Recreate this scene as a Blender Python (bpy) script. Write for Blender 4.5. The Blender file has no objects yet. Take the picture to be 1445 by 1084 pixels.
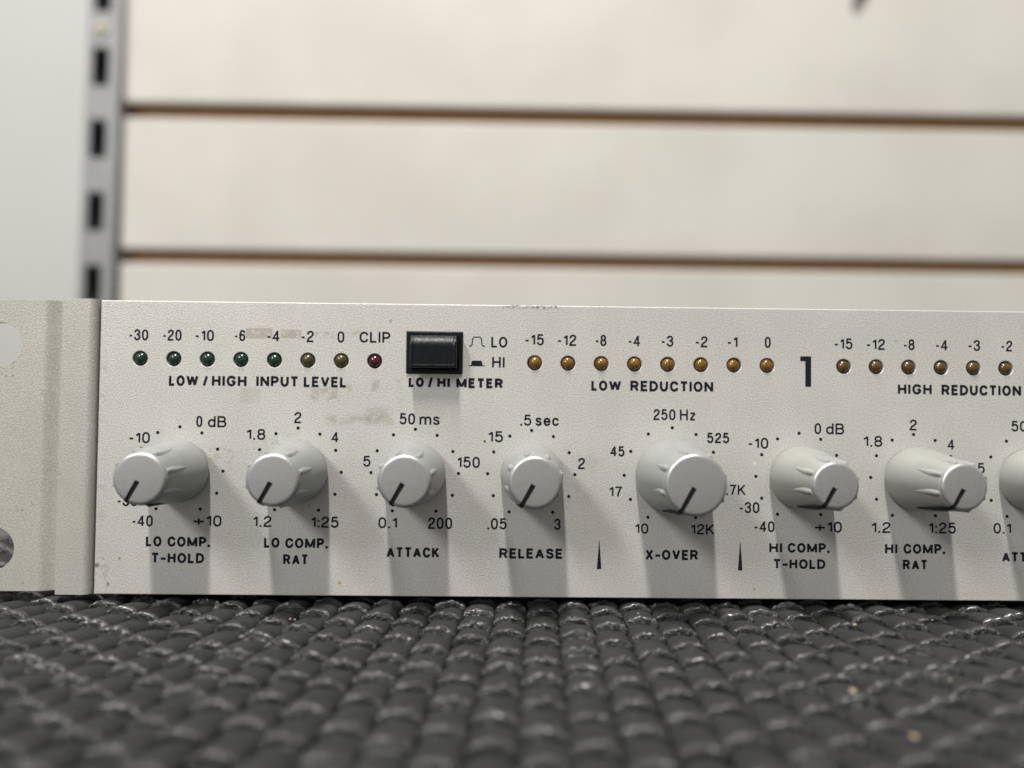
import bpy, bmesh, math, random
from mathutils import Vector, Matrix, noise

random.seed(7)
scene = bpy.context.scene
MM = 0.001
COL = scene.collection

# ------------------------------------------------------------------ camera
cam_d = bpy.data.cameras.new("camera")
cam = bpy.data.objects.new("camera", cam_d)
COL.objects.link(cam)
scene.camera = cam
cam_d.sensor_width = 36.0
cam_d.lens = 1085.0 / 1445.0 * 36.0
cam_d.clip_start = 0.002
cam_d.clip_end = 20.0
ROT = ((0.9998555827, -0.0111792618, -0.0127999147),
       (-0.0131133831, -0.0284321360, -0.9995097062),
       (0.0108098517, 0.9995332099, -0.0285746279))
mw = Matrix(ROT).to_4x4()
mw.translation = Vector((0.0, -0.115764, 0.0291))
cam.matrix_world = mw
cam_d.dof.use_dof = True
cam_d.dof.focus_distance = 0.1125
cam_d.dof.aperture_fstop = 10.0

# ------------------------------------------------------------------ world: the even light of the shop room
world = bpy.data.worlds.new("World")
scene.world = world
world.use_nodes = True
wb = world.node_tree.nodes["Background"]
wb.inputs["Color"].default_value = (1.0, 0.985, 0.955, 1)
wb.inputs["Strength"].default_value = 0.33

# ------------------------------------------------------------------ shop lamps (ceiling tubes overhead)
def area(name, loc, target, sx, sy, power, color):
    d = bpy.data.lights.new(name, 'AREA')
    d.shape = 'RECTANGLE'
    d.size, d.size_y = sx, sy
    d.energy = power
    d.color = color
    o = bpy.data.objects.new(name, d)
    COL.objects.link(o)
    z = (Vector(loc) - Vector(target)).normalized()
    x = Vector((1, 0, 0)); x = (x - z * x.dot(z)).normalized()
    y = z.cross(x)
    m = Matrix((x, y, z)).transposed().to_4x4()
    m.translation = Vector(loc)
    o.matrix_world = m
    return o
area("ceiling_tube", (-0.085, -0.40, 1.16), (0.0, 0.0, 0.0), 0.045, 0.40, 21.5, (1.0, 0.975, 0.925))
area("ceiling_tube", (-1.12, -1.25, 1.16), (0.0, 0.0, 0.0), 0.16, 0.70, 21.0, (1.0, 0.98, 0.945))

scene.view_settings.view_transform = 'Standard'
scene.view_settings.look = 'None'
scene.view_settings.gamma = 1.0
scene.view_settings.exposure = 0.0

# printed lettering of the front panel: text, centre x, centre z, width, height (mm), weight
LABELS = [
    ('-30', -54.57, 39.17, 2.85, 1.7, 'l'), ('-20', -49.57, 39.18, 2.78, 1.7, 'l'), ('-10', -44.73, 39.19, 2.77, 1.71, 'l'), ('-6', -39.46, 39.24, 1.62, 1.71, 'l'),
    ('-4', -34.45, 39.22, 1.88, 1.71, 'l'), ('-2', -29.33, 39.22, 1.86, 1.75, 'l'), ('0', -24.33, 39.2, 1.04, 1.74, 'l'), ('CLIP', -19.23, 39.22, 4.64, 1.66, 'm'),
    ('LO', -0.5, 38.71, 2.44, 1.66, 'm'), ('HI', -0.59, 35.66, 1.94, 1.66, 'm'), ('-15', 4.81, 39.14, 2.84, 1.71, 'l'), ('-12', 9.72, 39.12, 2.81, 1.72, 'l'),
    ('-8', 14.85, 39.15, 1.67, 1.72, 'l'), ('-4', 19.91, 39.14, 1.8, 1.7, 'l'), ('-3', 24.92, 39.16, 1.81, 1.7, 'l'), ('-2', 30.11, 39.13, 1.83, 1.7, 'l'),
    ('-1', 34.81, 39.15, 1.54, 1.7, 'l'), ('0', 40.17, 39.16, 0.92, 1.7, 'l'), ('-15', 51.7, 39.08, 2.77, 1.68, 'l'), ('-12', 56.65, 39.05, 2.79, 1.68, 'l'),
    ('-8', 61.73, 39.06, 1.7, 1.68, 'l'), ('-4', 66.72, 39.05, 1.84, 1.68, 'l'), ('-3', 71.7, 39.06, 1.82, 1.68, 'l'), ('-2', 76.69, 39.03, 1.72, 1.66, 'l'),
    ('-1', 81.4, 39.02, 1.52, 1.66, 'l'), ('0', 86.66, 39.02, 0.93, 1.67, 'l'), ('LOW', -47.72, 32.36, 4.38, 1.61, 'b'), ('/', -44.48, 32.37, 0.8, 1.61, 'b'),
    ('HIGH', -40.92, 32.39, 5.18, 1.62, 'b'), ('INPUT', -33.74, 32.41, 6.25, 1.6, 'b'), ('LEVEL', -26.59, 32.4, 6.4, 1.6, 'b'), ('LO', -12.92, 32.52, 2.3, 1.51, 'x'),
    ('/', -10.8, 32.52, 0.78, 1.65, 'b'), ('HI', -8.83, 32.51, 1.9, 1.51, 'x'), ('METER', -3.39, 32.47, 7.06, 1.52, 'x'), ('LOW', 15.7, 32.32, 4.51, 1.58, 'b'),
    ('REDUCTION', 25.62, 32.32, 12.56, 1.61, 'b'), ('HIGH', 62.57, 32.29, 5.18, 1.57, 'b'), ('REDUCTION', 72.74, 32.24, 12.18, 1.61, 'b'), ('LO', -51.6, 8.39, 2.33, 1.53, 'b'),
    ('COMP.', -46.43, 8.37, 6.27, 1.53, 'b'), ('T-HOLD', -47.98, 5.95, 7.83, 1.53, 'b'), ('LO', -34.09, 8.35, 2.32, 1.53, 'b'), ('COMP.', -28.94, 8.3, 6.31, 1.54, 'b'),
    ('RAT', -30.51, 5.88, 3.7, 1.53, 'b'), ('ATTACK', -13.06, 7.07, 7.9, 1.54, 'b'), ('RELEASE', 4.59, 7.05, 9.5, 1.54, 'b'), ('X-OVER', 25.74, 7.02, 7.95, 1.54, 'b'),
    ('HI', 41.41, 8.22, 1.96, 1.48, 'b'), ('COMP.', 46.36, 8.23, 6.29, 1.48, 'b'), ('T-HOLD', 44.99, 5.82, 7.87, 1.48, 'b'), ('HI', 58.89, 8.22, 1.89, 1.51, 'b'),
    ('COMP.', 63.89, 8.23, 6.29, 1.51, 'b'), ('RAT', 62.51, 5.85, 3.72, 1.51, 'b'), ('ATTACK', 79.66, 7.13, 7.9, 1.49, 'b'), ('-10', -54.07, 23.78, 3.08, 1.69, 'l'),
    ('0', -45.24, 26.29, 0.92, 1.72, 'l'), ('dB', -42.59, 26.28, 2.75, 1.7, 'l'), ('-40', -53.32, 11.41, 3.04, 1.68, 'l'), ('+10', -43.69, 11.5, 4.15, 1.68, 'l'),
    ('-30', -55.63, 14.39, 2.97, 1.68, 'l'), ('1.8', -36.81, 24.45, 2.9, 1.65, 'l'), ('2', -30.57, 27.02, 1.07, 1.72, 'l'), ('4', -24.97, 24.14, 1.1, 1.65, 'l'),
    ('1.2', -35.6, 11.48, 2.84, 1.64, 'l'), ('1:25', -26.28, 11.45, 4.17, 1.66, 'l'), ('5', -20.14, 20.59, 1.1, 1.65, 'l'), ('50', -14.17, 27.0, 2.32, 1.72, 'l'),
    ('ms', -10.83, 26.99, 3.05, 1.72, 'l'), ('150', -4.95, 20.59, 3.46, 1.68, 'l'), ('0.1', -16.88, 11.45, 2.79, 1.65, 'l'), ('200', -9.05, 11.44, 3.61, 1.73, 'l'),
    ('.15', -1.24, 24.46, 2.92, 1.7, 'l'), ('.5', 3.62, 26.99, 1.69, 1.68, 'l'), ('sec', 6.83, 26.99, 3.54, 1.68, 'm'), ('2', 12.07, 20.57, 1.05, 1.7, 'l'),
    ('.05', -0.54, 11.44, 2.91, 1.69, 'l'), ('3', 8.52, 11.44, 0.99, 1.69, 'l'), ('45', 17.45, 22.45, 2.17, 1.58, 'm'), ('17', 17.18, 16.41, 2.0, 1.57, 'l'),
    ('250', 24.53, 28.04, 3.33, 1.67, 'l'), ('Hz', 28.07, 28.03, 2.41, 1.67, 'l'), ('525', 32.67, 24.61, 3.36, 1.59, 'm'), ('1.7K', 34.93, 16.84, 3.86, 1.57, 'l'),
    ('12K', 30.35, 10.89, 3.59, 1.57, 'l'), ('10', 21.16, 10.92, 2.06, 1.57, 'l'), ('-10', 38.76, 23.89, 3.03, 1.69, 'l'), ('0', 47.79, 26.18, 1.0, 1.69, 'l'),
    ('dB', 50.42, 26.17, 2.77, 1.67, 'l'), ('-30', 37.43, 14.2, 3.02, 1.68, 'l'), ('-40', 39.7, 11.38, 3.05, 1.66, 'l'), ('+10', 49.38, 11.4, 4.08, 1.66, 'l'),
    ('1.8', 56.12, 24.36, 2.94, 1.67, 'l'), ('2', 62.32, 26.88, 1.09, 1.67, 'l'), ('4', 68.05, 24.0, 1.06, 1.61, 'l'), ('1.2', 57.31, 11.4, 2.96, 1.64, 'l'),
    ('1:25', 66.64, 11.4, 4.19, 1.68, 'l'), ('5', 72.64, 20.43, 1.08, 1.65, 'l'), ('50', 78.49, 26.86, 2.35, 1.63, 'l'), ('ms', 81.89, 26.85, 3.15, 1.65, 'l'),
    ('0.1', 75.8, 11.43, 2.67, 1.62, 'l'), ('200', 83.7, 11.4, 3.57, 1.64, 'l'), ('150', 88.18, 20.48, 3.47, 1.65, 'l'),
]

# ------------------------------------------------------------------ helpers
def link(name, me, parent=None, mat=None, loc=None):
    o = bpy.data.objects.new(name, me)
    COL.objects.link(o)
    if parent: o.parent = parent
    if mat is not None and me is not None and len(me.materials) == 0:
        me.materials.append(mat)
    if loc: o.location = Vector(loc) * MM
    return o

def from_bm(name, bm, mat=None, parent=None, smooth=False, loc=None):
    me = bpy.data.meshes.new(name)
    bmesh.ops.recalc_face_normals(bm, faces=bm.faces)
    bm.to_mesh(me); bm.free()
    for v in me.vertices: v.co *= MM
    if smooth:
        me.shade_smooth()
        if smooth != True: me.set_sharp_from_angle(angle=math.radians(smooth))
    return link(name, me, parent, mat, loc)

def thing(name, label, cat, loc=(0, 0, 0)):
    o = bpy.data.objects.new(name, None); COL.objects.link(o)
    o.location = Vector(loc) * MM
    o.empty_display_size = 0.01
    o["label"] = label; o["category"] = cat
    return o

def add_box(bm, x0, x1, y0, y1, z0, z1, bev=0.0, seg=2):
    r = bmesh.ops.create_cube(bm, size=1.0)
    vs = r["verts"]
    for v in vs:
        v.co = Vector(((x0 + x1) / 2 + v.co.x * (x1 - x0), (y0 + y1) / 2 + v.co.y * (y1 - y0), (z0 + z1) / 2 + v.co.z * (z1 - z0)))
    if bev:
        es = list({e for v in vs for e in v.link_edges})
        bmesh.ops.bevel(bm, geom=es, offset=bev, segments=seg, profile=0.5, affect='EDGES')

def circle_pts(cx, cz, r, n=40):
    return [(cx + r * math.cos(2 * math.pi * i / n), cz + r * math.sin(2 * math.pi * i / n)) for i in range(n)]

def slot_pts(cx, cz, half, r, n=16):
    p = []
    for i in range(n + 1):
        a = -math.pi / 2 + math.pi * i / n
        p.append((cx + half + r * math.cos(a), cz + r * math.sin(a)))
    for i in range(n + 1):
        a = math.pi / 2 + math.pi * i / n
        p.append((cx - half + r * math.cos(a), cz + r * math.sin(a)))
    return p

def plate(name, outline, holes, yfront, thick, bev, mat, parent=None):
    """flat plate in the XZ plane with real holes and softened edges"""
    cu = bpy.data.curves.new(name, 'CURVE')
    cu.dimensions = '2D'; cu.fill_mode = 'BOTH'
    for pts in [outline] + holes:
        s = cu.splines.new('POLY'); s.points.add(len(pts) - 1)
        for p, q in zip(s.points, pts): p.co = (q[0], q[1], 0, 1)
        s.use_cyclic_u = True
    cu.extrude = thick / 2 - bev
    cu.bevel_depth = bev; cu.bevel_resolution = 2; cu.offset = -bev
    o = bpy.data.objects.new(name, cu); COL.objects.link(o)
    dg = bpy.context.evaluated_depsgraph_get(); dg.update()
    me = bpy.data.meshes.new_from_object(o.evaluated_get(dg))
    bpy.data.objects.remove(o); bpy.data.curves.remove(cu)
    me.name = name
    for v in me.vertices:
        x, z, d = v.co
        v.co = Vector((x, yfront + thick / 2 + d, z)) * MM
    bm = bmesh.new(); bm.from_mesh(me)
    bmesh.ops.remove_doubles(bm, verts=bm.verts, dist=1e-7)
    bmesh.ops.recalc_face_normals(bm, faces=bm.faces)
    bm.to_mesh(me); bm.free()
    me.materials.clear()
    for p in me.polygons: p.use_smooth = False; p.material_index = 0
    return link(name, me, parent, mat)

# ------------------------------------------------------------------ materials
class NT:
    def __init__(s, name):
        s.m = bpy.data.materials.new(name); s.m.use_nodes = True
        s.t = s.m.node_tree; s.b = s.t.nodes["Principled BSDF"]
        s.co = s.t.nodes.new("ShaderNodeTexCoord").outputs["Object"]
    def put(s, sock, v):
        if isinstance(v, bpy.types.NodeSocket): s.t.links.new(v, sock)
        elif isinstance(v, (tuple, list)) and len(v) == 3 and len(sock.default_value) == 4: sock.default_value = (*v, 1)
        else: sock.default_value = v
    def noise(s, scale, detail=2, rough=0.5, vec=None, dist=0.0):
        n = s.t.nodes.new("ShaderNodeTexNoise")
        n.inputs["Scale"].default_value = scale; n.inputs["Detail"].default_value = detail
        n.inputs["Roughness"].default_value = rough; n.inputs["Distortion"].default_value = dist
        s.t.links.new(vec or s.co, n.inputs["Vector"]); return n.outputs["Fac"]
    def voro(s, scale, out="Distance", vec=None):
        n = s.t.nodes.new("ShaderNodeTexVoronoi"); n.inputs["Scale"].default_value = scale
        s.t.links.new(vec or s.co, n.inputs["Vector"]); return n.outputs[out]
    def math(s, op, a, b=0.0, c=0.0, clamp=False):
        n = s.t.nodes.new("ShaderNodeMath"); n.operation = op; n.use_clamp = clamp
        for i, v in enumerate((a, b, c)): s.put(n.inputs[i], v)
        return n.outputs[0]
    def ramp(s, v, a, b, lo=0.0, hi=1.0):
        n = s.t.nodes.new("ShaderNodeMapRange"); n.interpolation_type = 'SMOOTHSTEP'
        s.put(n.inputs["Value"], v)
        for k, x in zip(("From Min", "From Max", "To Min", "To Max"), (a, b, lo, hi)): s.put(n.inputs[k], x)
        return n.outputs["Result"]
    def mix(s, f, a, b):
        n = s.t.nodes.new("ShaderNodeMix"); n.data_type = 'RGBA'
        s.put(n.inputs["Factor"], f); s.put(n.inputs["A"], a) if False else None
        ins = [i for i in n.inputs if i.type == 'RGBA']
        s.put(ins[0], a); s.put(ins[1], b)
        return [o for o in n.outputs if o.type == 'RGBA'][0]
    def xyz(s):
        n = s.t.nodes.new("ShaderNodeSeparateXYZ"); s.t.links.new(s.co, n.inputs[0]); return n.outputs
    def scaled(s, sx, sy, sz):
        n = s.t.nodes.new("ShaderNodeMapping"); n.inputs["Scale"].default_value = (sx, sy, sz)
        s.t.links.new(s.co, n.inputs["Vector"]); return n.outputs[0]
    def bump(s, h, dist, strength=1.0, prev=None):
        n = s.t.nodes.new("ShaderNodeBump"); n.inputs["Strength"].default_value = strength
        n.inputs["Distance"].default_value = dist
        s.put(n.inputs["Height"], h)
        if prev: s.t.links.new(prev, n.inputs["Normal"])
        return n.outputs[0]
    def done(s, color=None, rough=None, metal=None, normal=None, **kw):
        if color is not None: s.put(s.b.inputs["Base Color"], color)
        if rough is not None: s.put(s.b.inputs["Roughness"], rough)
        if metal is not None: s.put(s.b.inputs["Metallic"], metal)
        if normal is not None: s.put(s.b.inputs["Normal"], normal)
        for k, v in kw.items(): s.put(s.b.inputs[k.replace("_", " ")], v)
        return s.m

def paint(name, base, stains=False, ear=False):
    n = NT(name)
    grain = n.noise(4600, 2, 0.7)
    grain2 = n.noise(9000, 1, 0.5)
    blotch = n.noise(110, 3, 0.55)
    c = n.mix(n.ramp(blotch, 0.3, 0.72), tuple(v * 0.955 for v in base), tuple(v * 1.035 for v in base))
    tint = n.noise(260, 2, 0.5)
    c = n.mix(n.ramp(tint, 0.4, 0.65, 0, 0.30), c, (base[0] * 1.02, base[1] * 0.965, base[2] * 0.97))
    c = n.mix(n.ramp(grain, 0.30, 0.66, 0.34, 0), c, tuple(v * 0.30 for v in base))
    c = n.mix(n.ramp(grain, 0.56, 0.80, 0, 0.36), c, (0.95, 0.94, 0.90))
    # sparse dark grime specks
    sp = n.voro(420)
    pick = n.noise(190, 2, 0.6)
    spot = n.math('MULTIPLY', n.ramp(sp, 0.05, 0.12, 1, 0), n.ramp(pick, 0.56, 0.66))
    c = n.mix(n.math('MULTIPLY', spot, 0.55), c, (0.20, 0.17, 0.13))
    x, _, z = n.xyz()
    def box(x0, x1, z0, z1, soft=0.4):
        a = n.ramp(x, (x0 - soft) * MM, (x0 + soft) * MM); b = n.ramp(x, (x1 - soft) * MM, (x1 + soft) * MM, 1, 0)
        d = n.ramp(z, (z0 - soft) * MM, (z0 + soft) * MM); e = n.ramp(z, (z1 - soft) * MM, (z1 + soft) * MM, 1, 0)
        return n.math('MULTIPLY', n.math('MULTIPLY', a, b), n.math('MULTIPLY', d, e))
    if stains:
        rag = n.noise(900, 4, 0.7)
        rag2 = n.noise(420, 3, 0.6)
        for (x0, x1, z0, z1, amt, lo, hi, soft, r) in (
            (-38.6, -34.6, 38.3, 39.9, 0.50, 0.38, 0.47, 0.22, rag),      # tape residue between the scale numbers
            (-33.3, -30.3, 38.4, 39.7, 0.50, 0.36, 0.50, 0.15, rag),
            (-28.2, -25.4, 38.3, 39.5, 0.45, 0.48, 0.60, 0.3, rag),
            (-23.6, -21.5, 38.9, 39.7, 0.40, 0.50, 0.62, 0.3, rag),
            (-39.2, -36.2, 28.6, 30.9, 0.22, 0.25, 0.60, 0.15, rag2),
            (-28.8, -24.6, 29.2, 31.2, 0.42, 0.45, 0.56, 0.4, rag),
            (-23.5, -22.6, 30.5, 31.6, 0.35, 0.42, 0.55, 0.25, rag),
            (-19.6, -18.5, 30.3, 32.3, 0.42, 0.38, 0.52, 0.3, rag),
            (-15.9, -15.0, 28.0, 32.4, 0.30, 0.33, 0.58, 0.3, rag2),
            (-26.6, -16.2, 25.6, 26.9, 0.42, 0.38, 0.60, 0.5, rag2),
            (-20.5, -15.2, 26.2, 28.1, 0.36, 0.34, 0.58, 0.6, rag2),
            (-37.5, -27.0, 14.0, 24.5, 0.20, 0.50, 0.62, 1.6, rag),
            (5.5, 15.0, 14.0, 23.0, 0.12, 0.46, 0.62, 1.6, rag2),
            (-44.2, -39.0, 18.5, 22.0, 0.30, 0.50, 0.62, 0.8, rag),
            (-60.3, -58.2, 1.0, 6.5, 0.45, 0.52, 0.60, 0.5, rag),
            (-60.3, -59.0, 6.0, 44.0, 0.30, 0.50, 0.64, 0.4, rag)):
            k = n.math('MULTIPLY', box(x0, x1, z0, z1, soft), n.ramp(r, lo, hi))
            c = n.mix(n.math('MULTIPLY', k, min(0.9, amt * 1.2)), c, (0.33, 0.30, 0.235))
        scr = n.noise(1.0, 4, 0.75, vec=n.scaled(2200, 2200, 3800))
        k = n.math('MULTIPLY', box(-0.5, 8.6, 43.35, 44.3, 0.25), n.ramp(scr, 0.49, 0.55))
        c = n.mix(n.math('MULTIPLY', k, 0.85), c, (0.05, 0.05, 0.045))
        for (cx, cz, r, col) in ((-23.9, 1.95, 0.22, (0.42, 0.25, 0.06)), (-43.4, 20.2, 0.2, (0.55, 0.42, 0.16)),
                                 (-56.6, 5.3, 0.16, (0.22, 0.13, 0.06)), (-58.2, 1.5, 0.22, (0.30, 0.17, 0.06)), (-59.9, 4.3, 0.3, (0.16, 0.12, 0.08)),
                                 (38.2, 1.5, 0.16, (0.40, 0.27, 0.08)), (-16.9, 41.2, 0.2, (0.33, 0.27, 0.2)), (38.2, 20.4, 0.22, (0.85, 0.80, 0.6)), (42.4, 18.6, 0.15, (0.85, 0.78, 0.5))):
            k = box(cx - r, cx + r, cz - r, cz + r, r * 0.6)
            c = n.mix(n.math('MULTIPLY', k, 0.8), c, col)
    if ear:
        rag = n.noise(1100, 4, 0.75)
        for (x0, x1, z0, z1, amt, lo, hi) in ((-76.5, -71.0, 30.0, 35.5, 0.8, 0.60, 0.66), (-76, -69, 26, 34, 0.5, 0.64, 0.70),
                                              (-66, -62, 20, 32, 0.35, 0.62, 0.70), (-74, -69, 9, 14, 0.4, 0.60, 0.68)):
            k = n.math('MULTIPLY', box(x0, x1, z0, z1, 1.0), n.ramp(rag, lo, hi))
            c = n.mix(n.math('MULTIPLY', k, amt), c, (0.13, 0.12, 0.09))
    nb = n.bump(grain, 0.00006, 0.9)
    return n.done(c, n.ramp(grain2, 0.2, 0.8, 0.36, 0.55), 0.30, nb)

M_PANEL = paint("panel_paint", (0.655, 0.65, 0.615), stains=True)
M_EAR = paint("ear_paint", (0.54, 0.535, 0.485), ear=True)

n = NT("chassis_black"); M_CHASSIS = n.done((0.012, 0.012, 0.013), 0.6)
n = NT("ink"); g = n.noise(3500, 2, 0.6)
M_INK = n.done(n.mix(n.ramp(g, 0.35, 0.8, 0, 0.5), (0.006, 0.007, 0.011), (0.020, 0.022, 0.030)), 0.8, Specular_IOR_Level=0.2)

def plastic(name, base, dirt):
    n = NT(name)
    a = n.noise(230, 4, 0.6); b = n.noise(5200, 2, 0.6)
    c = n.mix(n.ramp(a, 0.35, 0.7), tuple(v * 0.93 for v in base), tuple(v * 1.05 for v in base))
    c = n.mix(n.ramp(n.noise(330, 3, 0.65), 0.52, 0.75, 0, dirt), c, (0.33, 0.29, 0.21))
    return n.done(c, n.ramp(a, 0.3, 0.7, 0.36, 0.5), 0.0, n.bump(b, 0.00002, 0.35), Coat_Weight=0.15, Coat_Roughness=0.25)
M_KNOB = plastic("knob_grey_plastic", (0.275, 0.285, 0.278), 0.12)
M_KNOB_WARM = plastic("knob_grey_plastic_warm", (0.305, 0.307, 0.285), 0.32)

n = NT("silver_cap")
br = n.noise(1.0, 3, 0.6, vec=n.scaled(7000, 7000, 3600)); bl = n.noise(700, 3, 0.6)
c = n.mix(n.ramp(br, 0.3, 0.7), (0.50, 0.50, 0.492), (0.57, 0.57, 0.562))
c = n.mix(n.ramp(bl, 0.58, 0.75, 0, 0.35), c, (0.36, 0.35, 0.34))
M_CAP = n.done(c, n.ramp(br, 0.2, 0.8, 0.34, 0.46), 0.80, n.bump(br, 0.00002, 0.3))

n = NT("pointer_black"); g = n.noise(2500, 2, 0.6)
M_BLACK = n.done(n.mix(n.ramp(g, 0.4, 0.8), (0.006, 0.006, 0.007), (0.02, 0.02, 0.02)), 0.6, Specular_IOR_Level=0.2)

n = NT("button_black")
g = n.noise(1400, 4, 0.7); dust = n.noise(5200, 3, 0.7)
scr = n.noise(1.0, 4, 0.8, vec=n.scaled(2500, 2500, 9000))
c = n.mix(n.ramp(dust, 0.58, 0.78, 0, 0.5), (0.006, 0.0075, 0.009), (0.055, 0.055, 0.053))
M_BUTTON = n.done(c, n.ramp(g, 0.3, 0.7, 0.24, 0.42), 0.0, n.bump(scr, 0.00003, 0.8), Specular_IOR_Level=0.22)

def lens_mat(name, col, deep):
    n = NT(name); g = n.noise(900, 2, 0.5)
    lw = n.t.nodes.new("ShaderNodeLayerWeight"); lw.inputs["Blend"].default_value = 0.45
    c = n.mix(n.ramp(g, 0.3, 0.7), deep, col)
    return n.done(c, 0.20, 0.0, n.bump(n.noise(1800, 1, 0.5), 0.00003, 0.35), Coat_Weight=0.25, Coat_Roughness=0.12, Transmission_Weight=0.25)
LENS = {
    'g': lens_mat("green_lens", (0.008, 0.050, 0.024), (0.003, 0.022, 0.012)),
    'y': lens_mat("olive_lens", (0.09, 0.072, 0.008), (0.05, 0.042, 0.007)),
    'r': lens_mat("red_lens", (0.09, 0.006, 0.020), (0.04, 0.004, 0.012)),
    'a': lens_mat("amber_lens", (0.25, 0.125, 0.012), (0.13, 0.060, 0.006)),
    'd': lens_mat("dark_amber_lens", (0.13, 0.072, 0.012), (0.065, 0.034, 0.008)),
}

n = NT("mat_vinyl")
at = n.t.nodes.new("ShaderNodeAttribute"); at.attribute_name = "crease"; cz = at.outputs["Fac"]
a = n.noise(300, 4, 0.6); f = n.noise(6000, 3, 0.7)
w = n.noise(1.0, 3, 0.7, vec=n.scaled(2300, 1300, 1800), dist=1.2)
c = n.mix(n.ramp(a, 0.3, 0.7), (0.021, 0.0215, 0.0225), (0.033, 0.0335, 0.034))
c = n.mix(n.ramp(n.noise(2300, 3, 0.7), 0.60, 0.8, 0, 0.30), c, (0.13, 0.125, 0.12))
nb = n.bump(n.math('MULTIPLY', w, n.math('ADD', cz, 0.06)), 0.0005, 1.0); nb = n.bump(f, 0.00006, 0.6, nb)
M_MAT = n.done(c, n.ramp(cz, 0.1, 0.7, 0.70, 0.24), 0.0, nb, Specular_IOR_Level=n.ramp(cz, 0.1, 0.7, 0.20, 1.0), Coat_Weight=n.ramp(cz, 0.4, 1.0, 0, 0.8), Coat_Roughness=0.22)
n = NT("mat_scrim"); M_SCRIM = n.done(n.mix(n.noise(900, 2), (0.010, 0.010, 0.010), (0.02, 0.02, 0.02)), 0.85)

n = NT("slat_laminate")
a = n.noise(9, 3, 0.5); b = n.noise(60, 3, 0.6)
c = n.mix(n.ramp(a, 0.3, 0.7), (0.47, 0.454, 0.416), (0.53, 0.514, 0.474))
c = n.mix(n.ramp(b, 0.55, 0.75, 0, 0.18), c, (0.50, 0.465, 0.43))
M_SLAT = n.done(c, 0.62, 0.0, Specular_IOR_Level=0.3)
n = NT("groove_fibreboard"); M_FIBRE = n.done(n.mix(n.noise(150, 4), (0.34, 0.195, 0.088), (0.46, 0.28, 0.13)), 0.8)
n = NT("wall_paint"); M_WALL = n.done(n.mix(n.ramp(n.noise(6, 3), 0.3, 0.7), (0.405, 0.412, 0.40), (0.44, 0.447, 0.435)), 0.6)
n = NT("galvanised"); M_GALV = n.done(n.mix(n.noise(90, 3), (0.20, 0.203, 0.21), (0.27, 0.273, 0.28)), 0.55, 0.2)
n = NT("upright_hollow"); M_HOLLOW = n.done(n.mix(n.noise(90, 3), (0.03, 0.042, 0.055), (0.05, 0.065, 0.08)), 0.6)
n = NT("screw_brass"); M_SCREW = n.done(n.mix(n.noise(900, 2), (0.30, 0.22, 0.08), (0.42, 0.33, 0.15)), 0.35, 0.9)
n = NT("hook_steel"); M_HOOK = n.done(n.mix(n.noise(300, 2), (0.50, 0.49, 0.51), (0.56, 0.55, 0.57)), 0.5)
n = NT("shelf_laminate"); M_SHELF = n.done(n.mix(n.noise(40, 4), (0.055, 0.05, 0.045), (0.08, 0.075, 0.07)), 0.6)
n = NT("crumb"); M_CRUMB = n.done(n.mix(n.noise(800, 2), (0.28, 0.21, 0.13), (0.50, 0.42, 0.31)), 0.8)

# ------------------------------------------------------------------ the slatted wall, upright and shelf
YW = 421.0
wall = from_bm("wall", (lambda b: (add_box(b, -900, -290.5, YW - 3, YW + 20, -300, 900), b)[1])(bmesh.new()), M_WALL); wall["kind"] = "structure"
shelf = from_bm("shelf", (lambda b: (add_box(b, -700, 700, -260, YW - 6, -22, -2.4, 1.0), b)[1])(bmesh.new()), M_SHELF); shelf["kind"] = "structure"

sw = thing("slatwall", "cream laminate slatted display wall with brown horizontal grooves behind the audio unit", "slatwall", (0, YW, 0))
bm = bmesh.new(); add_box(bm, -267, 800, 9, 26, -300, 760)
from_bm("backing_board", bm, M_FIBRE, sw)
def slat_mesh():
    # cross-section of a board: soft front edges, a rebate at the back that forms the T-shaped groove
    sec = [(0.0, 2.2), (0.5, 0.8), (2.0, 0.0), (91.2, 0.0), (92.8, 0.5), (93.4, 2.0), (93.4, 5.0), (89.0, 5.0), (89.0, 8.9), (7.0, 8.9), (7.0, 5.0), (0.0, 5.0)]
    bm = bmesh.new()
    A = [bm.verts.new((-267, y, z)) for z, y in sec]; B = [bm.verts.new((800, y, z)) for z, y in sec]
    for i in range(len(sec)):
        j = (i + 1) % len(sec); bm.faces.new((A[i], A[j], B[j], B[i]))
    bm.faces.new(A); bm.faces.new(B)
    return bm
slat0 = from_bm("slat", slat_mesh(), M_SLAT, sw)
slat0.data.materials.append(M_FIBRE)
for p in slat0.data.polygons:
    if p.center.y > 2.3 * MM: p.material_index = 1
slat0.location.z = (234.2 + 4.55) * MM
for k in (-3, -2, -1, 1, 2, 3):
    o = slat0.copy(); COL.objects.link(o); o.parent = sw
    o.location.z = (234.2 + 3.65 + 102.5 * k) * MM

up = thing("slotted_upright", "grey slotted metal shelving upright at the left end of the slatted wall", "upright", (-283.9, YW, 0))
up.rotation_euler = (0, math.radians(0.63), 0)
holes = []
for k in range(-8, 12):
    zc = 261.1 + 50.5 * k if k <= 0 else 313.5 + 50.5 * (k - 1)
    holes.append([(-5.2, zc - 13.4), (6.0, zc - 13.4), (6.0, zc + 13.4), (-5.2, zc + 13.4)])
plate("front_face", [(-9.5, -300), (13.5, -300), (13.5, 900), (-9.5, 900)], holes, -7, 2.0, 0.4, M_GALV, up)
for xa, xb in ((-9.4, -7.6), (11.6, 13.4)):
    bm = bmesh.new(); add_box(bm, xa, xb, -5.1, 16, -300, 900)
    from_bm("side_flange", bm, M_GALV, up)
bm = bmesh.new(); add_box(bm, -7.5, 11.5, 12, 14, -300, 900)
from_bm("channel_back", bm, M_HOLLOW, up)
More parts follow.
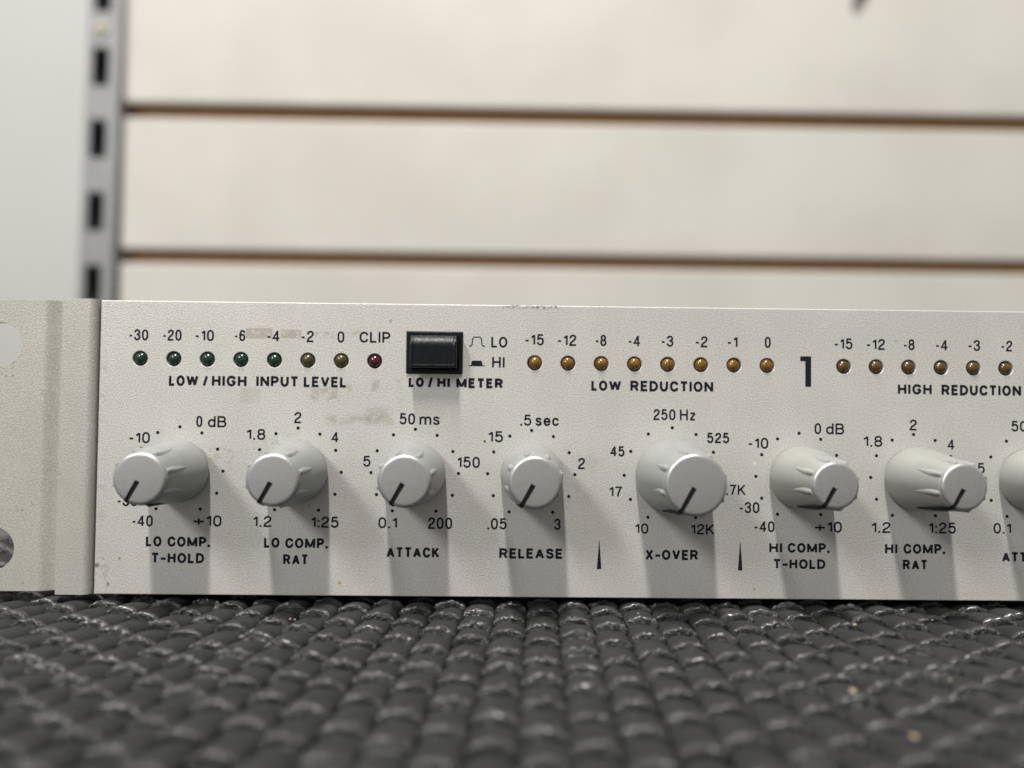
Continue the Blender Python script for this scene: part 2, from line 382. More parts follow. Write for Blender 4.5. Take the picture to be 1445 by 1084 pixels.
bm = bmesh.new()
bmesh.ops.create_cone(bm, cap_ends=True, segments=20, radius1=5.6, radius2=4.8, depth=1.6, matrix=Matrix.Translation((0, -7.9, 287.2)) @ Matrix.Rotation(math.pi / 2, 4, 'X'))
M_WASH = NT("washer_steel").done((0.36, 0.36, 0.34), 0.5, 0.2)
from_bm("washer", bm, M_WASH, up)
bm = bmesh.new()
bmesh.ops.create_uvsphere(bm, u_segments=16, v_segments=8, radius=2.6, matrix=Matrix.Translation((0, -8.9, 287.2)) @ Matrix.Diagonal((1, 0.6, 1, 1)))
from_bm("screw", bm, M_SCREW, up, smooth=True)

# small steel peg hook hanging into the top of the frame
hk = thing("peg_hook", "small grey steel hook tip hanging from the slatted wall at the top right", "hook", (262, YW - 3, 341))
pts = [(4, 20, 28), (4, 2, 28), (3, -3, 25), (-1, -4, 14), (-8, -4, -2), (-14, -4, -14), (-17, -4, -21)]
bm = bmesh.new()
rings = []
for i, p in enumerate(pts):
    p = Vector(p); a = Vector(pts[max(0, i - 1)]); b = Vector(pts[min(len(pts) - 1, i + 1)])
    d = (b - a).normalized(); u = d.cross(Vector((0.3, 1, 0.1))).normalized(); w = d.cross(u)
    r = 3.6 if i < len(pts) - 1 else 2.6
    rings.append([bm.verts.new(p + u * r * math.cos(t * math.pi / 6) + w * r * math.sin(t * math.pi / 6)) for t in range(12)])
for A, B in zip(rings, rings[1:]):
    for t in range(12): bm.faces.new((A[t], A[(t + 1) % 12], B[(t + 1) % 12], B[t]))
bm.faces.new(rings[0]); bm.faces.new(rings[-1])
from_bm("hook_rod", bm, M_HOOK, hk, smooth=60)

# ------------------------------------------------------------------ woven mat: cords lying side by side, each a run of humps
mat_t = thing("woven_mat", "dark grey woven vinyl mat of staggered humped cords under the silver audio unit", "mat", (0, 0, 0))
mat_t.rotation_euler = (0, 0, math.radians(-2.9))
PER, PITCH = 6.8, 4.62
CX = 5
def cord_mesh(seed):
    y0, y1, ds, nu = -112.2, 116.0, 0.20, 21
    ny = int((y1 - y0) / ds) + 1
    verts, faces, crease = [], [], []
    nz = noise.noise
    jit = [random.uniform(-1, 1) for _ in range(80)]
    for i in range(ny):
        y = y0 + i * ds
        q = (y + 10.9) / PER + 0.10 * nz(Vector((y * 0.13, seed * 7.1, 0)))
        k = math.floor(q); s = 1.0 - (q - k)          # s runs 0 (far end) .. 1 (near end) of a hump
        j = jit[k % 80]; j2 = jit[(k * 7 + 3) % 80]
        # a hump rises away from under its neighbour, runs nearly level, swells into a crumpled bead and drops off under it
        lip = 0.82 + 0.02 * j2
        if s < 0.10: A = 0.24 * math.sqrt(s / 0.10)
        elif s < lip: A = 0.24 + 0.62 * math.sin(math.pi / 2 * (s - 0.10) / (lip - 0.10)) ** 0.7
        elif s < lip + 0.07: A = 0.86 + 0.14 * math.sin(math.pi / 2 * (s - lip) / 0.07)
        else: A = max(0.0, math.cos(math.pi / 2 * (s - lip - 0.07) / (0.93 - lip))) ** 0.9
        bead = max(0.0, 1 - abs(s - lip - 0.08) / 0.11)
        end = min(1.0, bead * 1.7)
        top = -1.30 + (1.24 + 0.22 * j) * A
        half = 1.95 + 0.54 * A + 0.10 * j2
        xo = 0.16 * j * math.sin(math.pi * s)
        row = []
        for u in range(nu):
            t = -1 + 2 * u / (nu - 1)
            a = t * math.pi / 2 * 0.98
            x = xo + half * math.sin(a)
            z = top - 1.5 * (1 - math.cos(a)) * (0.45 + 0.55 * A)
            wr = nz(Vector((x * 1.5 + seed * 31, y * 0.9, seed))) * 0.42 * end + nz(Vector((x * 3.8 + seed * 31, y * 2.4, seed + 5))) * 0.34 * end - abs(nz(Vector((x * 3.1, y * 1.4, seed + 3)))) * 0.20 * end
            z += wr * math.cos(a) + 0.05 * nz(Vector((x, y * 0.8, seed * 3)))
            yy = y - 0.60 * bead + 0.45 * end * nz(Vector((x * 1.1, y * 0.5, seed + 9))) + 0.30 * end * (1 - math.cos(a))
            verts.append((x * MM, yy * MM, z * MM)); crease.append(end * max(0.0, math.cos(a)) ** 0.5)
    for i in range(ny - 1):
        for u in range(nu - 1):
            a = i * nu + u
            faces.append((a, a + 1, a + nu + 1, a + nu))
    me = bpy.data.meshes.new("cord"); me.from_pydata(verts, [], faces); me.shade_smooth(); me.materials.append(M_MAT)
    at = me.attributes.new("crease", 'FLOAT', 'POINT'); at.data.foreach_set("value", crease)      # where the vinyl is creased and polished
    return me
cords = [cord_mesh(s) for s in range(6)]
X0 = 6.4
for i in range(-25, 24):
    o = bpy.data.objects.new("cord", cords[(i * 5 + (i // 3)) % 6]); COL.objects.link(o); o.parent = mat_t
    o.location = ((X0 + i * PITCH) * MM, ((0 if i % 2 == 0 else PER / 2) + random.uniform(-0.25, 0.25)) * MM, random.uniform(-0.12, 0.08) * MM)
bm = bmesh.new(); add_box(bm, X0 - 25.5 * PITCH, X0 + 23.5 * PITCH, -113, 117, -2.3, -1.75)
from_bm("backing", bm, M_SCRIM, mat_t)

bm = bmesh.new()
for (x, y, z, r) in ((48.0, -11.6, 0.0, 0.32), (36.5, -36.0, 0.0, 0.38), (49.0, -32.0, -0.2, 0.2), (37.0, -47.0, 0.05, 0.36), (52.0, -50.0, 0, 0.40),
                     (-28.3, -10.5, -0.1, 0.2), (-27.6, -10.8, -0.1, 0.16), (19.5, -7.0, 0.1, 0.13), (60.0, -9.0, 0.0, 0.14), (-50.3, -8.5, 0.0, 0.14)):
    vs = bmesh.ops.create_icosphere(bm, subdivisions=2, radius=r * 0.85)["verts"]
    for v in vs:
        v.co *= 1 + 0.45 * noise.noise(v.co * 3 + Vector((x, y, 0)))
        v.co.z *= 0.75; v.co += Vector((x, y, z + 0.05))
cr = from_bm("dust_crumbs", bm, M_CRUMB); cr["kind"] = "stuff"; cr["label"] = "tiny pale crumbs scattered over the dark woven mat"

# ------------------------------------------------------------------ the rack unit
unit = thing("rack_audio_unit", "silver-grey rack-mount audio compressor with a row of knobs and dark indicator lights", "audio unit", (0, 0, 0.5))
Z0 = 0.5      # all heights below are above the mat; the unit's own base is at 0.5 mm
def zz(z): return z - Z0

LED_Z = 35.62
leds = [(-54.28 + 5.01 * i, 'gggggyyr'[i]) for i in range(8)] + [(4.87 + 5.03 * i, 'a') for i in range(8)] + [(51.75 + 4.955 * i, 'dddd' 'aaaa'[i - 4] if i > 3 else 'd') for i in range(8)]
ZT, ZB, XL, XR = 44.32, 0.52, -60.27, 128.0
holes = [circle_pts(x, zz(LED_Z), 1.10, 36) for x, c in leds]
holes.append([(-14.45, zz(33.85)), (-6.0, zz(33.85)), (-6.0, zz(40.1)), (-14.45, zz(40.1))])
panel = plate("front_panel", [(XL, zz(ZB)), (XR, zz(ZB)), (XR, zz(ZT)), (XL, zz(ZT))], holes, 0.0, 1.6, 0.14, M_PANEL, unit)
bm = bmesh.new(); add_box(bm, -60.0, XR - 0.5, 3.2, 200, zz(1.2), zz(43.6)); add_box(bm, -60.1, -59.2, 0.6, 4, zz(1.0), zz(43.8))
from_bm("chassis", bm, M_CHASSIS, unit)

# rack ear: flat slotted flange, a soft step, then a raised strip that ends in a rolled edge beside the panel
def ear():
    prof = [(-84.5, 1.55)]
    for i in range(13):
        t = i / 12; prof.append((-69.6 + 2.7 * t, 1.55 + 1.05 * t * t * (3 - 2 * t) ))
    for i in range(1, 21):
        t = i / 20; sft = t * t * (3 - 2 * t)
        prof.append((-66.9 + 1.2 * t, 2.60 - 3.02 * sft))
    prof += [(-64.5, -0.42), (-61.9, -0.42)]
    for i in range(1, 13):
        a = i / 12 * math.pi / 2
        prof.append((-61.9 + 1.1 * math.sin(a) , -0.42 + 1.1 * (1 - math.cos(a))))
    prof.append((-60.8, 3.0))
    th = 1.5
    back = []
    for i, p in enumerate(prof):
        a = Vector(prof[max(0, i - 1)]); b = Vector(prof[min(len(prof) - 1, i + 1)])
        d = (b - a).normalized(); back.append((p[0] - d.y * th * 0 - (th * d.y * -1 if False else 0), p[1]) )
    # constant offset behind the front line (to +y and, on the rolled edge, to -x)
    back = []
    for i, p in enumerate(prof):
        a = Vector(prof[max(0, i - 1)]); b = Vector(prof[min(len(prof) - 1, i + 1)])
        d = (b - a).normalized(); nrm = Vector((-d.y, d.x))
        q = Vector(p) + nrm * (th if i < len(prof) - 13 else 0.9)
        back.append((q.x, q.y))
    bm = bmesh.new()
    loop = prof + back[::-1]
    A = [bm.verts.new((x, y, zz(0.5))) for x, y in loop]; B = [bm.verts.new((x, y, zz(44.45))) for x, y in loop]
    n_ = len(loop)
    for i in range(n_):
        j = (i + 1) % n_; bm.faces.new((A[i], A[j], B[j], B[i]))
    m = len(prof)
    for V in (A, B):
        for i in range(m - 1): bm.faces.new((V[i], V[i + 1], V[n_ - 2 - i], V[n_ - 1 - i]))
    bmesh.ops.recalc_face_normals(bm, faces=bm.faces)
    o = from_bm("rack_ear", bm, M_EAR, unit)
    cut = bmesh.new()
    for (cx, cz) in ((-76.9, 38.15), (-77.2, 7.35)):
        pts = slot_pts(cx, zz(cz), 0.75, 3.3)
        P = [cut.verts.new((x, -5, z)) for x, z in pts]; Q = [cut.verts.new((x, 9, z)) for x, z in pts]
        for i in range(len(pts)):
            j = (i + 1) % len(pts); cut.faces.new((P[i], P[j], Q[j], Q[i]))
        cut.faces.new(P); cut.faces.new(Q)
    c = from_bm("cutter", cut)
    md = o.modifiers.new("b", 'BOOLEAN'); md.operation = 'DIFFERENCE'; md.object = c; md.solver = 'EXACT'
    bv = o.modifiers.new("v", 'BEVEL'); bv.width = 0.12 * MM; bv.segments = 2; bv.limit_method = 'ANGLE'; bv.angle_limit = math.radians(50)
    dg = bpy.context.evaluated_depsgraph_get(); dg.update()
    me = bpy.data.meshes.new_from_object(o.evaluated_get(dg))
    o.modifiers.clear(); o.data = me; me.name = "rack_ear"
    bpy.data.objects.remove(c)
    me.materials.clear(); me.materials.append(M_EAR)
    me.shade_flat()
ear()

# ------------------------------------------------------------------ lettering: a stroke alphabet drawn as flat printed ribbons
def corner(path, closed=False, seg=6):
    """path of (x, y[, r]) -> polyline with rounded corners"""
    n_ = len(path); out = []
    for i, p in enumerate(path):
        r = p[2] if len(p) > 2 else 0.0
        P = Vector((p[0], p[1]))
        if r <= 0 or (not closed and i in (0, n_ - 1)):
            out.append(P); continue
        A = Vector(path[i - 1][:2]); B = Vector(path[(i + 1) % n_][:2])
        la, lb = (A - P).length, (B - P).length
        ra = path[i - 1][2] if len(path[i - 1]) > 2 else 0; rb = path[(i + 1) % n_][2] if len(path[(i + 1) % n_]) > 2 else 0
        da = min(r, la * (0.5 if ra else 1.0)); db = min(r, lb * (0.5 if rb else 1.0))
        S = P + (A - P).normalized() * da; E = P + (B - P).normalized() * db
        k = 0.56
        C1 = S + (P - S) * k; C2 = E + (P - E) * k
        for t_ in range(seg + 1):
            t = t_ / seg
            q = S * (1 - t) ** 3 + C1 * 3 * t * (1 - t) ** 2 + C2 * 3 * t * t * (1 - t) + E * t ** 3
            if not out or (out[-1] - q).length > 1e-5: out.append(q)
    return out

# each glyph: (width, [(closed, path)]) on a centre-line box 0..1 by 0..1
R3 = 0.30
G = {
 '0': (.50, [(1, [(0,0,R3),(1,0,R3),(1,1,R3),(0,1,R3)])]),
 '1': (.33, [(0, [(1,0),(1,1)]), (0, [(0,.76),(.62,.80,.12),(.93,.985)])]),
 '2': (.50, [(0, [(.02,.70),(.02,1,.27),(1,1,.27),(.98,.58,.24),(.02,.24,.18),(0,0),(1.1,0)])]),
 '3': (.50, [(0, [(.02,.74),(.02,1,.26),(.96,1,.26),(.96,.54,.22),(.36,.54)]), (0, [(.36,.54),(1,.54,.24),(1,0,.28),(0,0,.28),(0,.27)])]),
 '4': (.54, [(0, [(.74,-.05),(.74,1.05)]), (0, [(.72,.98),(.0,.27),(1.1,.27)])]),
 '5': (.50, [(0, [(.97,1),(.14,1),(.05,.47)]), (0, [(.05,.50),(.18,.66,.14),(1,.66,.26),(1,0,.30),(0,0,.28),(0,.25)])]),
 '6': (.50, [(1, [(0,0,.26),(1,0,.26),(1,.60,.26),(0,.60,.26)]), (0, [(0,.3),(0,1,.40),(1,1,.26),(1,.77)])]),
 '7': (.46, [(0, [(-.1,1),(1,1),(.55,.5,.3),(.34,-.05)])]),
 '8': (.50, [(1, [(.06,.54,.22),(.94,.54,.22),(.94,1,.22),(.06,1,.22)]), (1, [(0,0,.25),(1,0,.25),(1,.54,.25),(0,.54,.25)])]),
 '-': (.27, [(0, [(-.3,.40),(1.3,.40)])]),
 '+': (.62, [(0, [(-.1,.42),(1.1,.42)]), (0, [(.5,.08),(.5,.76)])]),
 '/': (.44, [(0, [(0,-.08),(1,1.06)])]),
 '.': (.14, []), ':': (.14, []),
 'L': (.46, [(0, [(0,1.08),(0,0),(1.15,0)])]),
 'O': (.64, [(1, [(0,0,.40),(1,0,.40),(1,1,.40),(0,1,.40)])]),
 'W': (.92, [(0, [(0,1.06),(.24,0)]), (0, [(.24,0),(.5,1)]), (0, [(.5,1),(.76,0)]), (0, [(.76,0),(1,1.06)])]),
 'H': (.58, [(0, [(0,-.08),(0,1.08)]), (0, [(1,-.08),(1,1.08)]), (0, [(0,.52),(1,.52)])]),
 'I': (.16, [(0, [(.5,-.08),(.5,1.08)])]),
 'G': (.62, [(0, [(.98,.74),(.96,1,.30),(0,1,.38),(0,0,.38),(1,0,.34),(1,.46)]), (0, [(.55,.46),(1.0,.46)])]),
 'N': (.62, [(0, [(0,-.08),(0,1.08)]), (0, [(0,1),(1,0)]), (0, [(1,-.08),(1,1.08)])]),
 'P': (.55, [(0, [(0,-.08),(0,1),(1,1,.26),(1,.44,.26),(0,.44)])]),
 'R': (.60, [(0, [(0,-.08),(0,1),(.95,1,.26),(.95,.47,.26),(0,.47)]), (0, [(.55,.47),(1,-.06)])]),
 'D': (.60, [(1, [(0,0),(0,1),(1,1,.38),(1,0,.38)])]),
 'B': (.58, [(1, [(0,.53),(0,1),(.93,1,.22),(.93,.53,.22)]), (1, [(0,.53),(1,.53,.24),(1,0,.26),(0,0)])]),
 'U': (.58, [(0, [(0,1.08),(0,0,.32),(1,0,.32),(1,1.08)])]),
 'T': (.54, [(0, [(-.12,1),(1.12,1)]), (0, [(.5,1),(.5,-.08)])]),
 'E': (.50, [(0, [(1.12,1),(0,1),(0,0),(1.15,0)]), (0, [(0,.52),(1.0,.52)])]),
 'V': (.62, [(0, [(0,1.07),(.5,0)]), (0, [(.5,0),(1,1.07)])]),
 'A': (.64, [(0, [(0,-.07),(.5,1)]), (0, [(.5,1),(1,-.07)]), (0, [(.2,.28),(.8,.28)])]),
 'C': (.60, [(0, [(1,.70),(.98,1,.32),(0,1,.38),(0,0,.38),(.98,0,.32),(1,.30)])]),
 'M': (.76, [(0, [(0,-.08),(0,1.08)]), (0, [(0,1),(.5,.02)]), (0, [(.5,.02),(1,1)]), (0, [(1,-.08),(1,1.08)])]),
 'S': (.56, [(0, [(.96,.74),(.96,1,.26),(.04,1,.26),(.04,.58,.22),(.98,.48,.22),(.98,0,.28),(0,0,.28),(0,.27)])]),
 'K': (.58, [(0, [(0,-.08),(0,1.08)]), (0, [(0,.32),(.98,1.06)]), (0, [(.34,.60),(1.02,-.06)])]),
 'X': (.60, [(0, [(0,-.07),(1,1.07)]), (0, [(0,1.07),(1,-.07)])]),
 'd': (.50, [(1, [(0,0,.26),(1,0,.26),(1,.68,.26),(0,.68,.26)]), (0, [(1,-.08),(1,1.08)])]),
 'm': (.80, [(0, [(0,-.08),(0,.72)]), (0, [(0,.45),(.06,.68,.16),(.5,.68,.18),(.5,-.08)]), (0, [(.5,.45),(.56,.68,.16),(1,.68,.18),(1,-.08)])]),
 's': (.46, [(0, [(.94,.52),(.94,.70,.2),(.04,.70,.2),(.04,.40,.16),(.98,.32,.16),(.98,0,.2),(0,0,.2),(0,.18)])]),
 'e': (.50, [(0, [(.02,.36),(1,.36),(1,.70,.26),(0,.70,.26),(0,0,.26),(.96,0,.22),(.98,.2)])]),
 'c': (.48, [(0, [(1,.46),(.98,.70,.24),(0,.70,.26),(0,0,.26),(.98,0,.24),(1,.22)])]),
 'z': (.46, [(0, [(0,.68),(1,.68)]), (0, [(1,.68),(0,0)]), (0, [(0,0),(1,0)])]),
}
STROKE = {'l': 0.162, 'm': 0.178, 'b': 0.235, 'x': 0.27}
def ribbon(bm, pts, w, closed, y):
    n_ = len(pts); L, R = [], []
    for i, p in enumerate(pts):
        if closed: a, b = pts[i - 1], pts[(i + 1) % n_]
        else: a, b = pts[max(0, i - 1)], pts[min(n_ - 1, i + 1)]
        d1 = (p - a); d2 = (b - p)
        if d1.length < 1e-9: d1 = d2
        if d2.length < 1e-9: d2 = d1
        d1 = d1.normalized(); d2 = d2.normalized()
        t = (d1 + d2); t = d1 if t.length < 1e-6 else t.normalized()
        nr = Vector((-t.y, t.x)); m = 1 / max(0.6, abs(nr.dot(Vector((-d1.y, d1.x)))))
        L.append(bm.verts.new((p.x + nr.x * w / 2 * m, y, p.y + nr.y * w / 2 * m)))
        R.append(bm.verts.new((p.x - nr.x * w / 2 * m, y, p.y - nr.y * w / 2 * m)))
    for i in range(n_ if closed else n_ - 1):
        j = (i + 1) % n_; bm.faces.new((L[i], L[j], R[j], R[i]))

def text_mesh(s, W, H, style):
    """flat lettering W mm wide and H mm high centred on the origin of XZ"""
    st = STROKE[style]; gap = 0.11 if style in 'lm' else 0.115
    x = 0.0; items = []
    for ch in s:
        w, strokes = G[ch]
        if ch == '-' and style in 'bx': w = 0.40
        pad = 0.0
        items.append((ch, x, w)); x += w + gap
    total = x - gap
    sx = W / total; sz = H
    bm = bmesh.new(); lvl = 0
    for ch, ox, w in items:
        strokes = G[ch][1]
        cw = w * sx - st * H; hh = (1 - st) * H
        f = lambda p: (ox * sx + st * H / 2 + p[0] * cw - W / 2, st * H / 2 + p[1] * hh - H / 2)
        for closed, path in strokes:
            P = [(*f(p), p[2] * H) if len(p) > 2 else f(p) for p in path]
            ribbon(bm, corner(P, closed), st * H, closed, -0.010 - 0.0015 * (lvl % 8)); lvl += 1
        if ch in '.:':
            d = st * H * 1.05; cx = (ox + w / 2) * sx - W / 2
            for zb in ((0,) if ch == '.' else (0.02, 0.52)):
                z = -H / 2 + zb * H
                vs = [bm.verts.new(q) for q in ((cx - d / 2, -0.012, z), (cx + d / 2, -0.012, z), (cx + d / 2, -0.012, z + d), (cx - d / 2, -0.012, z + d))]
                bm.faces.new(vs)
    return bm

cache = {}
def legend(text, cx, cz, W, H, style):
    word = len(text) > 1 and text[0].isalpha() and style in 'bx'
    o = from_bm("printed_word" if text[-1].isalpha() or text[-1] in '.' and style == 'b' else "scale_number" if text != '/' else "printed_slash", text_mesh(text, W, H, style), M_INK, panel, loc=(cx, 0, zz(cz)))
    return o
for L in LABELS: legend(*L)

def flat_shape(name, polys, y=-0.012):
    bm = bmesh.new()
    for P in polys:
        bm.faces.new([bm.verts.new((x, y, zz(z))) for x, z in P])
    return from_bm(name, bm, M_INK, panel)
flat_shape("channel_mark", [[(45.12, 37.1), (46.77, 37.1), (46.77, 32.5), (45.88, 32.5), (45.88, 36.35), (45.12, 36.35)]])
flat_shape("divider_wedge", [[(14.49, 4.82), (15.17, 4.82), (14.86, 9.06), (14.80, 9.06)]])
flat_shape("divider_wedge", [[(35.71, 4.8), (36.39, 4.8), (36.08, 9.03), (36.02, 9.03)]])
bm = bmesh.new()
P = [(-5.07, zz(38.07)), (-4.62, zz(38.07), .28), (-4.50, zz(39.43), .38), (-3.22, zz(39.43), .38), (-3.10, zz(38.07), .28), (-2.64, zz(38.07))]
ribbon(bm, corner(P), 0.17, False, -0.012)
from_bm("switch_symbol", bm, M_INK, panel)
bm = bmesh.new()
ribbon(bm, [Vector((-5.07, zz(35.10))), Vector((-2.64, zz(35.10)))], 0.14, False, -0.010)
pp = corner([(-4.70, zz(35.12)), (-4.66, zz(35.88), .3), (-3.05, zz(35.88), .3), (-3.00, zz(35.12))])
bm.faces.new([bm.verts.new((p.x, -0.013, p.y)) for p in pp])
from_bm("switch_symbol", bm, M_INK, panel)

# ------------------------------------------------------------------ knobs
KZ = 18.92
def rad(prof, y):
    for (y0, r0), (y1, r1) in zip(prof, prof[1:]):
        if y <= y1: return r0 + (r1 - r0) * (y - y0) / (y1 - y0)
    return prof[-1][1]
def make_knob(rb, rt, Lk, mat, ring_r):
    prof = [(0.25, rb - .12), (0.55, rb), (2.2, rb * .992), (5.0, rb + (rt - rb) * .22), (8.0, rb + (rt - rb) * .52), (10.5, rb + (rt - rb) * .80), (Lk - 0.75, rt + 0.05), (Lk - 0.42, rt - 0.02), (Lk - 0.30, rt - 0.16)]
    bm = bmesh.new(); N = 72; rings = []
    for y, r in prof: rings.append([bm.verts.new((r * math.sin(2 * math.pi * i / N), -y, r * math.cos(2 * math.pi * i / N))) for i in range(N)])
    for A, B in zip(rings, rings[1:]):
        for i in range(N): bm.faces.new((A[i], A[(i + 1) % N], B[(i + 1) % N], B[i]))
    bm.faces.new(rings[0]); bm.faces.new(rings[-1])
    k = from_bm("control_knob", bm, mat, unit, smooth=40)
    # silver cap with a real slot cut in for the pointer (points down-left, at the minimum)
    rc = rt - 0.10; hw = 0.35; ri = 0.10 * rc
    PA = math.radians(-151)
    dx, dz = math.sin(PA), math.cos(PA); nx, nz_ = -dz, dx
    phi = math.asin(hw / rc); pts = []
    M_ = 88
    for i in range(M_ + 1):
        a = PA + phi + (2 * math.pi - 2 * phi) * i / M_
        pts.append((rc * math.sin(a), rc * math.cos(a)))
    # slot walls, inner end rounded
    side = 1 if (pts[-1][0] * nx + pts[-1][1] * nz_) > 0 else -1
    for s_ in (side, -side):
        pts.append((dx * ri + nx * hw * s_, dz * ri + nz_ * hw * s_))
    bm = bmesh.new()
    def layer(d, inset):
        out = []
        for i, (x, z) in enumerate(pts):
            f_ = (rc - inset) / rc if i <= M_ else 1.0
            out.append(bm.verts.new((x * f_, -d, z * f_)))
        return out
    lays = [layer(Lk - 0.6, 0.0), layer(Lk - 0.34, 0.0), layer(Lk - 0.20, 0.05), layer(Lk - 0.09, 0.15), layer(Lk - 0.02, 0.32), layer(Lk + 0.0, 0.52)]
    for A, B in zip(lays, lays[1:]):
        for i in range(len(pts)):
            j = (i + 1) % len(pts); bm.faces.new((A[i], A[j], B[j], B[i]))
    T = lays[-1]; inA, inB = T[M_ + 2], T[M_ + 1]
    for i in range(M_):
        bm.faces.new((inA if i < M_ // 2 else inB, T[i], T[i + 1]))
    bm.faces.new((inA, T[M_ // 2], inB))
    from_bm("knob_cap", bm, M_CAP, k, smooth=35)
    # black pointer: floor of the slot, over the rim and down the side of the knob
    bm = bmesh.new()
    def P3(r, y, s_): return bm.verts.new((dx * r + nx * s_, -y, dz * r + nz_ * s_))
    prev = None
    path = [(ri - .3, Lk - 0.16, .40), (rc * .5, Lk - 0.16, .40), (rc - 0.05, Lk - 0.20, .37), (rt + 0.10, Lk - 0.42, .33), (rt + 0.20, Lk - 0.9, .31)]
    y = Lk - 2.0
    while y > Lk * 0.30:
        t = (Lk - y) / (Lk * 0.70)
        path.append((rad(prof, y) + 0.26 * (1 - t * t) + 0.02, y, 0.34 * (1 - t) + 0.14)); y -= 1.2
    for (r, y, s_) in path:
        cur = (P3(r - 0.5, y, s_), P3(r, y, s_ * .9), P3(r, y, -s_ * .9), P3(r - 0.5, y, -s_)) if y < Lk - .3 else (P3(r, y - .3, s_), P3(r, y, s_), P3(r, y, -s_), P3(r, y - .3, -s_))
        if prev:
            for a in range(3): bm.faces.new((prev[a], prev[a + 1], cur[a + 1], cur[a]))
        prev = cur
    from_bm("pointer_line", bm, M_BLACK, k)
    # grip ribs: slim lens-shaped ridges fading out half way down
    bm = bmesh.new(); n1, n2 = 14, 6; rows = []
    for i in range(n1 + 1):
        t = i / n1; y = Lk - 0.45 - t * 5.8
        hgt = 0.40 * (1 - t) ** 0.9 * min(1, (t + 0.04) / 0.10) ** 0.5
        wd = 0.12 + 0.44 * math.sin(math.pi * min(1, t * 0.9 + 0.22)) ** 1.1
        r = rad(prof, y)
        rows.append([bm.verts.new((wd * (u / n2 * 2 - 1), -y, r - 0.10 + (hgt + .06) * math.cos((u / n2 * 2 - 1) * math.pi / 2))) for u in range(n2 + 1)])
    for A, B in zip(rows, rows[1:]):
        for u in range(n2): bm.faces.new((A[u], A[u + 1], B[u + 1], B[u]))
    bm.faces.new(rows[0])
    rib = from_bm("grip_rib", bm, mat, k, smooth=50)
    for q in range(7):
        o = rib if q == 0 else rib.copy()
        if q: COL.objects.link(o); o.parent = k
        o.rotation_euler = (0, PA + math.radians(45 * (q + 1)), 0)
    return k
def dup(k, x, dz=0.0):
    o = k.copy(); COL.objects.link(o); o.location = Vector((x, 0, zz(KZ + dz))) * MM
    for ch in k.children:
        c = ch.copy(); COL.objects.link(c); c.parent = o
    return o
lo = make_knob(4.62, 3.60, 12.73, M_KNOB, 6.55); lo.location = Vector((-48.1, 0, zz(KZ))) * MM
black_rib = [c for c in lo.children if c.name.startswith("grip_rib")][0].data.copy()
dup(lo, -30.5); dup(lo, -12.95); dup(lo, 4.52, -.03)
black_rib.materials.clear(); black_rib.materials.append(M_BLACK)
[c for c in lo.children if c.name.startswith("grip_rib")][6].data = black_rib      # one rib of the first knob is black with grime
xo = make_knob(5.62, 4.18, 14.3, M_KNOB, 7.21); xo.location = Vector((25.75, 0, zz(KZ))) * MM
hi = make_knob(4.66, 3.26, 12.9, M_KNOB_WARM, 6.55); hi.location = Vector((44.95, 0, zz(KZ - .06))) * MM
dup(hi, 62.36, -.08); dup(hi, 79.8, -.08)

# printed dots round each knob
def dots(cx, cz, r, angs):
    bm = bmesh.new()
    for a in angs:
        a = math.radians(a); x = cx + r * math.sin(a); z = zz(cz) + r * math.cos(a)
        bm.faces.new([bm.verts.new((x + 0.25 * math.cos(t * math.pi / 8), -0.012, z + 0.25 * math.sin(t * math.pi / 8))) for t in range(16)])
    from_bm("scale_dots", bm, M_INK, panel)
for cx in (-48.1, -30.5, -12.95, 4.52, 44.95, 62.36, 79.8): dots(cx, 18.9, 6.55, range(-150, 151, 30))
dots(25.72, 18.86, 7.21, range(-150, 151, 30))

# ------------------------------------------------------------------ indicator lights
def led_mesh(m):
    bm = bmesh.new(); N = 28; prof = [(0.98, -1.0), (0.98, 0.08), (0.94, 0.26), (0.85, 0.43), (0.69, 0.60), (0.48, 0.73), (0.25, 0.80), (0.0, 0.82)]
    rings = []
    for r, y in prof[:-1]: rings.append([bm.verts.new((r * math.cos(2 * math.pi * i / N), -y, r * math.sin(2 * math.pi * i / N))) for i in range(N)])
    for A, B in zip(rings, rings[1:]):
        for i in range(N): bm.faces.new((A[i], A[(i + 1) % N], B[(i + 1) % N], B[i]))
    top = bm.verts.new((0, -prof[-1][1], 0))
    for i in range(N): bm.faces.new((rings[-1][i], rings[-1][(i + 1) % N], top))
    return bm
meshes = {}
for x, c in leds:
    if c not in meshes:
        o = from_bm("indicator_light", led_mesh(c), LENS[c], unit, smooth=True); meshes[c] = o.data
    else:
        o = link("indicator_light", meshes[c], unit)
    o.location = Vector((x + random.uniform(-.05, .05), 0.42 + random.uniform(-.1, .1), zz(LED_Z) + random.uniform(-.03, .03))) * MM
    o.rotation_euler = (random.uniform(-.12, .12), random.uniform(0, 6.28), random.uniform(-.12, .12))

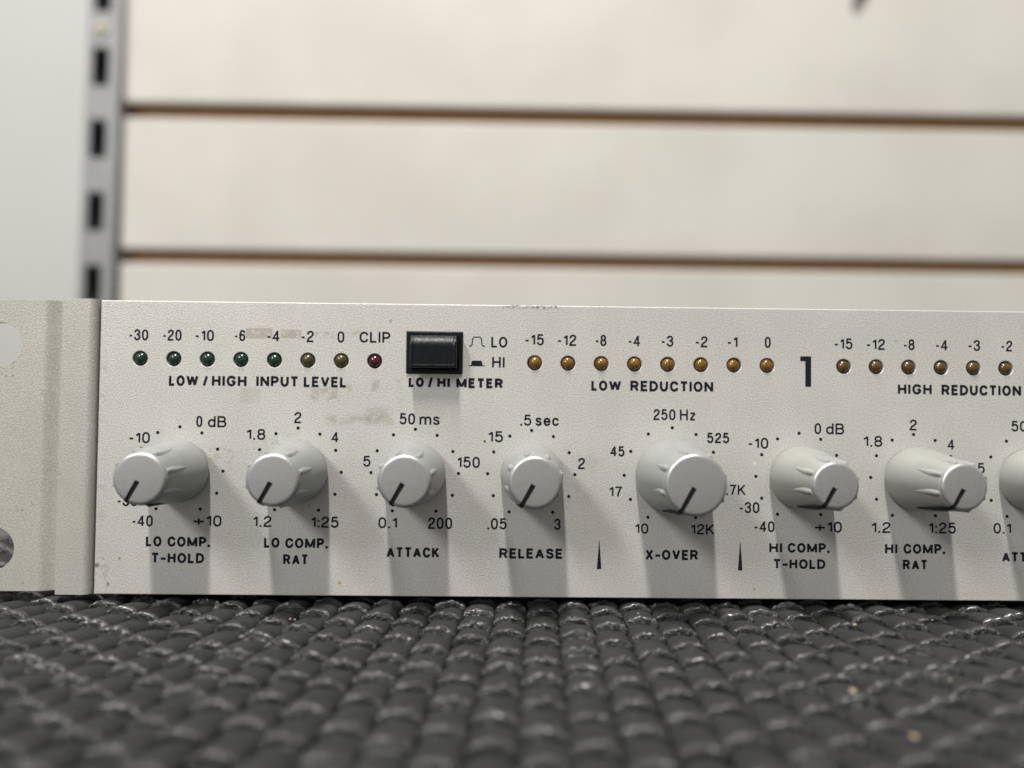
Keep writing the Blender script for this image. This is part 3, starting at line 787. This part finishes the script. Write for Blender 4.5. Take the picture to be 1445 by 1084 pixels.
# ------------------------------------------------------------------ push button
bx0, bx1, bz0, bz1 = -14.42, -6.03, zz(33.88), zz(40.07)
def rrect(x0, x1, z0, z1, r): return [(p.x, p.y) for p in corner([(x0, z0, r), (x1, z0, r), (x1, z1, r), (x0, z1, r)], True, 4)]
btn_frame = plate("button_frame", [(bx0, bz0), (bx1, bz0), (bx1, bz1), (bx0, bz1)], [rrect(bx0 + .62, bx1 - .62, bz0 + .62, bz1 - .5, .3)], -0.28, 2.0, 0.08, M_BUTTON, unit)
bm = bmesh.new()
x0, x1, z0, z1 = bx0 + .74, bx1 - .74, bz0 + .74, bz1 - .62
NX, NZ = 60, 50
def btn_h(x, z):
    dx = min(x - x0, x1 - x); dzb = z - z0; dzt = z1 - z
    def rnd(d, r): return 0.0 if d >= r else r - math.sqrt(max(0, r * r - (r - d) ** 2))
    h = 2.50 - rnd(dx, 0.20) - rnd(dzb, 0.22)
    h -= 0.95 * (max(0, 1 - dzt / 1.75)) ** 2.2                      # the top edge rolls back
    h -= 0.10 * math.sin(math.pi * min(1, max(0, (dx - .3) / 6.2) * 2)) * 0
    rim = min(dx, dzb)
    if rim > 0.38: h -= 0.07 * min(1, (rim - 0.38) / 0.12)           # slightly sunken field inside a raised border
    return h
g = [[None] * (NZ + 1) for _ in range(NX + 1)]
def cosp(i, n_): 
    t = i / n_; return 0.5 - 0.5 * math.cos(math.pi * t) if False else (t * 0.6 + (0.5 - 0.5 * math.cos(math.pi * t)) * 0.4)
for i in range(NX + 1):
    for k in range(NZ + 1):
        x = x0 + (x1 - x0) * cosp(i, NX); z = z0 + (z1 - z0) * cosp(k, NZ)
        g[i][k] = bm.verts.new((x, -btn_h(x, z), z))
for i in range(NX):
    for k in range(NZ): bm.faces.new((g[i][k], g[i + 1][k], g[i + 1][k + 1], g[i][k + 1]))
ring = [g[i][0] for i in range(NX)] + [g[NX][k] for k in range(NZ)] + [g[i][NZ] for i in range(NX, 0, -1)] + [g[0][k] for k in range(NZ, 0, -1)]
base = [bm.verts.new((v.co.x, 1.2, v.co.z)) for v in ring]
for i in range(len(ring)):
    j = (i + 1) % len(ring); bm.faces.new((ring[i], ring[j], base[j], base[i]))
bm.faces.new(base)
btn = from_bm("push_button", bm, M_BUTTON, unit, smooth=55)
